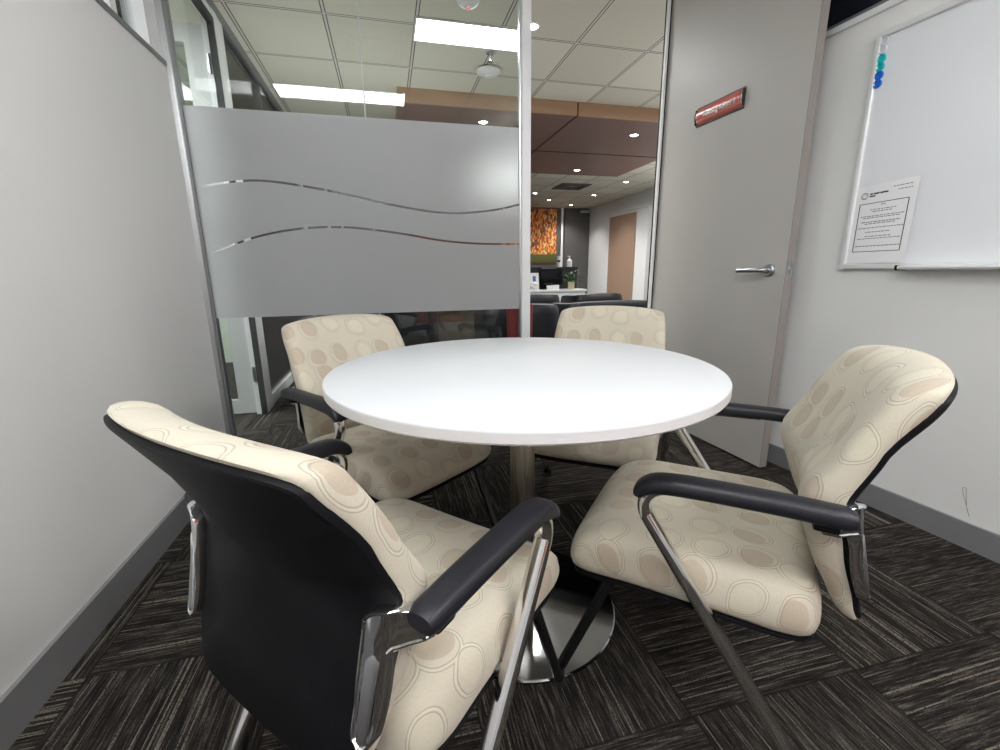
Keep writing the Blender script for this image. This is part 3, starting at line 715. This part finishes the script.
def downlight(x, y, z, lb, power):
    r = empty('downlight', (x, y, z)); tag(r, lb, 'downlight', 'round downlights in the ceiling')
    obj('rim', lathe([(.052, 0), (.052, -.004), (.042, -.006), (.040, -.002), (.040, 0)], 28), M['fitting'], r)
    obj('lens', lathe([(.0001, -.0025), (.041, -.0025), (.041, -.001), (.0001, -.001)], 24), M['lamp'], r)
    l = bpy.data.lights.new('downlight_beam', 'SPOT'); l.energy = power; l.spot_size = math.radians(120); l.spot_blend = .9; l.shadow_soft_size = .04; l.color = (1, .96, .90)
    lo = bpy.data.objects.new('downlight_beam', l); COL.objects.link(lo); lo.location = (x, y, z - .03)
for x, y, z, lb, pw in (
    (1.072, 3.309, ZC, 'downlight at the top of the doorway nearest the glass partition', 22),
    (-.423, 4.923, ZC, 'downlight seen through the clear glass above the frosted band at left', 30),
    (1.07, 4.933, 2.5, 'downlight in the brown bulkhead just above the frosted band', 30),
    (2.863, 5.02, 2.5, 'downlight in the brown bulkhead nearest the taupe door', 30),
    (2.959, 6.845, 2.5, 'downlight at the far edge of the brown bulkhead', 30),
    (4.55, 8.18, ZC, 'downlight beyond the bulkhead nearest the white wall', 35),
    (3.216, 9.663, ZC, 'far downlight leftmost in the doorway above the painting', 35),
    (3.857, 10.534, ZC, 'far downlight second from left above the painting edge', 35),
    (4.711, 11.223, ZC, 'farthest downlight close to the charcoal wall', 30),
    (4.609, 9.679, ZC, 'far downlight to the right of the dark air vent', 35)):
    downlight(x, y, z, lb, pw * 2.2)
def panel(x0, x1, y0, y1, lb, mat, nm='ceiling_light'):
    r = empty(nm, ((x0 + x1) / 2, (y0 + y1) / 2, ZC)); tag(r, lb, 'ceiling light')
    a, b = (x1 - x0) / 2, (y1 - y0) / 2; f = bmesh.new(); e = .012
    box(-a - e, a + e, -b - e, -b, -.012, 0, f); box(-a - e, a + e, b, b + e, -.012, 0, f); box(-a - e, -a, -b, b, -.012, 0, f); box(a, a + e, -b, b, -.012, 0, f)
    obj('light_frame', f, M['fitting'], r); obj('diffuser', box(-a, a, -b, b, -.008, -.002), mat, r)
panel(-.860, .275, .016, .326, 'long ceiling light of the meeting room mirrored in the glass', M['panel'])
panel(.5, 1.7, -1.35, -1.04, 'added unseen ceiling light behind the camera on the whiteboard side', M['panel'])  # added out of view to light the room
panel(-.85, .3, -1.35, -1.04, 'added unseen ceiling light behind the camera on the left side', M['panel'])  # second added panel, also out of view, for room brightness
panel(.302, 1.065, 3.365, 3.65, 'rectangular ceiling light in the corridor beyond the glass', M['panel'])
panel(-2.6, -1.4, 1.6, 1.9, 'ceiling light of the next room beyond the left wall', M['panel_out'])
panel(3.2, 4.4, 3.365, 3.65, 'added unseen ceiling light for the corridor, hidden beyond the taupe door', M['panel_out'])  # extra panel added out of sight to light the corridor
def vent(x, y, s, lb, mat):
    r = empty('ceiling_vent', (x, y, ZC)); tag(r, lb, 'air vent')
    for i in range(5):
        a = s / 2 * (1 - i * .19); t = s * .045; f = bmesh.new(); z0, z1 = -.004 - .010 * (4 - i) / 4 - .004, -.001
        box(-a, a, -a, -a + t, z0, z1, f); box(-a, a, a - t, a, z0, z1, f); box(-a, -a + t, -a + t, a - t, z0, z1, f); box(a - t, a, -a + t, a - t, z0, z1, f)
        obj('louvre_ring', f, mat, r)
vent(.07, 1.08, .45, 'square air vent in the meeting room ceiling mirrored in the glass', M['fitting'])
vent(3.68, 8.78, .60, 'dark square air vent in the reception ceiling', M['vent'])
def detector(x, y, rad, lb, nm, led=False, drop=.0):
    r = empty(nm, (x, y, ZC)); tag(r, lb, 'ceiling sensor')
    obj('housing', lathe([(.0001, -drop), (rad, -drop), (rad, -drop - .012), (rad * .8, -drop - .030), (rad * .35, -drop - .040), (.0001, -drop - .040)], 40), M['fitting'], r)
    obj('centre_ring', lathe([(.0001, -drop - .039), (rad * .32, -drop - .039), (rad * .28, -drop - .048), (.0001, -drop - .05)], 28), M['white_plastic'], r)
    if led: obj('indicator', lathe([(.0001, -.048), (.008, -.048), (.006, -.055), (.0001, -.056)], 12), M['led'], r)
detector(.925, 4.02, .10, 'round white dish on the corridor ceiling below the sprinkler', 'ceiling_dish', drop=.01)
detector(.592, 3.10, .07, 'smoke detector with a red light at the top edge', 'smoke_detector', True)
b = lathe([(.0001, 0), (.034, 0), (.030, -.008), (.010, -.010), (.010, -.035), (.004, -.037), (.004, -.055), (.022, -.056), (.022, -.059), (.0001, -.059)], 20)
tag(obj('sprinkler', b, M['chrome_satin'], None, (.877, 3.744, ZC)), 'small sprinkler head on the corridor ceiling above the dish', 'sprinkler')

# tub chairs
def tub(x, y, rz, W, D, Hh, lb, mat='leather', cat='armchair', seats=1, group='black leather tub chairs in reception'):
    r = empty('tub_chair' if seats == 1 else 'sofa', (x, y, 0), rz); tag(r, lb, cat, group if mat == 'leather' else None)
    a, d = W / 2 - .06, D / 2 - .06
    path = catmull([(-a, -d, .42), (-a, d * .4, .42), (-a * .86, d * .86, .42), (-a * .45, d, .42), (0, d, .42), (a * .45, d, .42), (a * .86, d * .86, .42), (a, d * .4, .42), (a, -d, .42)], 6)
    # local +y is the back
    h = Hh / 2 - .06
    sb = bmesh.new(); rings = []
    for i, p in enumerate(path):
        t = (path[min(i + 1, len(path) - 1)] - path[max(i - 1, 0)]).normalized(); nrm = Vector((t.y, -t.x, 0)); u = i / (len(path) - 1)
        lift = -.05 * abs(2 * u - 1) ** 2
        rg = []
        for k in range(16):
            th = 2 * PI * k / 16; c, s = math.cos(th), math.sin(th)
            rg.append(sb.verts.new(Vector((p.x, p.y, .06 + Hh / 2 - .03)) + nrm * (.062 * math.copysign(abs(c) ** .6, c)) + Vector((0, 0, (Hh / 2 - .03) * math.copysign(abs(s) ** .35, s) + (lift if s > 0 else 0)))))
        rings.append(rg)
    for p, q in zip(rings, rings[1:]):
        for k in range(16): sb.faces.new((p[k], p[(k + 1) % 16], q[(k + 1) % 16], q[k]))
    sb.faces.new(rings[0]); sb.faces.new(rings[-1])
    obj('tub_back', sb, M[mat], r)
    for i in range(seats):
        ww = (W - .26) / seats; x0 = -(W - .26) / 2 + i * ww
        obj('seat_cushion', box(x0 + .004, x0 + ww - .004, -D / 2 + .02, D / 2 - .13, .30, .46, bev=.035, seg=3), M[mat], r)
    obj('seat_base', box(-(W - .22) / 2, (W - .22) / 2, -D / 2 + .04, D / 2 - .10, .10, .31, bev=.01), M[mat], r)
    for sx in (-1, 1):
        for sy in (-1, 1): obj('leg', box(sx * (W / 2 - .10) - .02, sx * (W / 2 - .10) + .02, sy * (D / 2 - .12) - .02, sy * (D / 2 - .12) + .02, 0, .08), M['chrome_satin'], r)
# backs face the meeting room
tub(1.16, 4.0, PI, .72, .66, .715, 'black leather tub chair nearest the doorway, left of the patterned chair')
tub(1.66, 5.3, PI, .76, .66, .73, 'black leather tub chair behind the nearest one at left')
tub(2.28, 4.5, PI, 1.02, .68, .685, 'wide black leather tub chair in the middle of the doorway', cat='armchair')
tub(2.72, 5.65, PI, .72, .66, .70, 'farthest black leather tub chair beside the reception desk')
tub(.12, 4.6, PI, .72, .66, .72, 'black leather tub chair seen through the clear glass left of the door post')
tub(-.35, 3.7, PI, .66, .62, .70, 'black leather tub chair seen through the clear glass by the patterned chair')
rb = empty('waste_bin', (.935, 3.15, 0)); tag(rb, 'dark red bin behind the glass beside the door post', 'bin')
obj('bin_body', lathe([(.0001, 0), (.075, 0), (.10, .74), (.094, .74), (.07, .012), (.0001, .012)], 40), M['red_leather'], rb)
obj('bin_rim', lathe([(.099, .735), (.104, .738), (.104, .755), (.093, .755), (.093, .738)], 40), M['red_leather'], rb)
# reception desk with its raised screen
dk = empty('reception_desk', (0, 6.5, 0)); tag(dk, 'white reception desk with a dark raised screen', 'desk')
obj('counter', box(1.7, 3.03, 0, .75, .665, .70, bev=.005), M['desk'], dk)
obj('desk_front', box(1.72, 3.01, .02, .05, 0, .665), M['desk'], dk); obj('desk_side', box(2.98, 3.01, .05, .73, 0, .665), M['desk'], dk)
obj('raised_screen', box(1.75, 3.0, .33, .37, .70, 1.02), M['hutch'], dk); obj('screen_ledge', box(1.75, 3.0, .31, .46, 1.02, 1.045), M['hutch'], dk)
mo = empty('computer_monitor', (2.40, 6.70, .70)); tag(mo, 'black computer monitor on the reception desk', 'monitor')
obj('display', box(-.06, .30, 0, .03, .07, .33, bev=.005), M['screen'], mo); obj('stand', box(.04, .10, .02, .05, .0, .12), M['black_plastic'], mo); obj('stand_base', box(-.04, .18, -.06, .10, 0, .012), M['black_plastic'], mo)
# plant
pl = empty('potted_plant', (2.80, 6.58, .70)); tag(pl, 'small green plant in a cream square pot on the desk', 'plant')
obj('pot', lathe([(.0001, 0), (.052, 0), (.060, .115), (.052, .115), (.050, .10), (.0001, .10)], 4), M['pot'], pl)
lb_ = bmesh.new(); rr = random.Random(8)
for i in range(70):
    th, rad, zz = rr.uniform(0, 2 * PI), rr.uniform(.01, .14) , rr.uniform(.11, .30)
    p = Vector((rad * math.cos(th), rad * math.sin(th) * .7, zz)); a = Vector((math.cos(th + rr.uniform(-.8, .8)), math.sin(th + rr.uniform(-.8, .8)), rr.uniform(-.5, .6))).normalized(); s = a.cross(Vector((rr.uniform(-1, 1), rr.uniform(-1, 1), 1))).normalized()
    l, wd = rr.uniform(.04, .065), rr.uniform(.012, .02)
    v = [lb_.verts.new(q) for q in (p, p + a * l * .45 + s * wd, p + a * l, p + a * l * .45 - s * wd)]; lb_.faces.new(v)
for i in range(9):
    th = rr.uniform(0, 2 * PI); sweep([(0, 0, .10), (.03 * math.cos(th), .03 * math.sin(th), .16), (.08 * math.cos(th), .06 * math.sin(th), .21)], .0025, .0025, (1, .3, 0), 5, lb_)
obj('foliage', lb_, M['leaf'], pl, smooth=0, recalc=False)
def bottle(x, y, z, h, r, lb, pump):
    e = empty('pump_bottle' if pump else 'cup_stack', (x, y, z)); tag(e, lb, 'bottle' if pump else 'cup')
    if pump:
        obj('bottle_body', lathe([(.0001, 0), (r, 0), (r, h * .6), (r * .4, h * .72), (r * .4, h * .78), (.0001, h * .78)], 20), M['white_plastic'], e)
        p = lathe([(.0001, h * .78), (r * .25, h * .78), (r * .25, h), (.0001, h)], 12); box(-r * .8, r * .3, -r * .2, r * .2, h * .95, h * 1.02, p); obj('pump', p, M['white_plastic'], e)
    else:
        obj('cup', lathe([(.0001, 0), (r * .8, 0), (r, h * .45), (.0001, h * .45)], 16), M['white_plastic'], e); obj('lid', lathe([(.0001, h * .62), (r * .8, h * .62), (r, h), (.0001, h)], 16), M['white_plastic'], e)
        obj('dark_band', lathe([(.0001, h * .45), (r * .7, h * .45), (r * .7, h * .62), (.0001, h * .62)], 16), M['black_plastic'], e)
bottle(2.885, 6.88, 1.045, .17, .042, 'white pump bottle on the dark screen ledge', True)
bottle(2.70, 6.88, 1.045, .17, .03, 'slim white and black stack on the ledge by the painting', False)
ds = empty('desk_calendar', (2.24, 6.7, .70)); tag(ds, 'white card stand with a blue figure on the desk', 'card stand')
b = xf(box(-.07, .07, 0, .006, 0, .26), Matrix.Rotation(-.15, 4, 'X')); obj('card', b, M['white_plastic'], ds)
b = xf(box(-.03, .02, -.002, 0, .07, .21), Matrix.Rotation(-.15, 4, 'X')); obj('blue_print', b, M['blue_plastic'], ds)
b = box(-.06, .06, -.02, .02, 0, .07, bev=.006); o = tag(obj('card_box', b, M['white_plastic'], None, (2.54, 6.60, .70)), 'white box beside the cream pot on the desk', 'box')
b = box(-.04, .04, -.02, .02, 0, .065, bev=.006); o = tag(obj('card_box', b, M['white_plastic'], None, (2.44, 6.60, .70)), 'smaller white box left of the other on the desk', 'box')
b = bmesh.new()
for i in range(7): sweep([(rr.uniform(-.08, .08), rr.uniform(-.03, .03), rr.uniform(.01, .09)), (rr.uniform(-.08, .08), rr.uniform(-.03, .03), rr.uniform(.02, .12))], .02, .016, (0, 1, .2), 8, b)
tag(obj('tissue', b, M['white_plastic'], None, (2.19, 6.62, .70)), 'crumpled white tissue at the left end of the desk', 'tissue')

# ------------------------------------------------------------------ light
def area(nm, loc, sx, sy, e, c=(1, 1, 1)):
    l = bpy.data.lights.new(nm, 'AREA'); l.shape = 'RECTANGLE'; l.size = sx; l.size_y = sy; l.energy = e; l.color = c
    o = bpy.data.objects.new(nm, l); COL.objects.link(o); o.location = loc; return o
area('reception_fill', (3.0, 8.6, 2.4), 3., 2.5, 90, (1, .97, .93))
area('corridor_fill', (3.6, 3.4, 2.55), 2.0, .8, 60, (1, .98, .95))
def up_fill(nm, loc, sx, sy, e): area(nm, loc, sx, sy, e, (1, .98, .95)).rotation_euler = (PI, 0, 0)  # upward-facing fill, no real fitting
up_fill('corridor_up_fill', (3.1, 3.2, .9), 1.6, 1.0, 17); up_fill('reception_up_fill', (5.0, 5.6, .9), 1.2, 2., 34); up_fill('hall_up_fill', (-.1, 4.1, 1.2), 1.2, .8, 11)  # unseen fills added to brighten the ceilings from below
wl = area('left_wall_fill', (1.75, -.2, 2.4), .9, .35, 21); wl.rotation_euler = (Vector((-.88, .9, .7)) - Vector((1.75, -.2, 2.4))).to_track_quat('-Z', 'Y').to_euler()  # added fill aimed at the left wall, no fitting there
area('next_room_fill', (-2.1, 3.2, 2.5), 1.2, 2.5, 130)
wd = bpy.data.worlds.new('world'); scn.world = wd; wd.use_nodes = True
bg = wd.node_tree.nodes['Background']; bg.inputs[0].default_value = (.9, .95, 1, 1); bg.inputs[1].default_value = .25
scn.view_settings.view_transform = 'Standard'; scn.view_settings.look = 'None'; scn.view_settings.exposure = .12; scn.view_settings.gamma = 1.
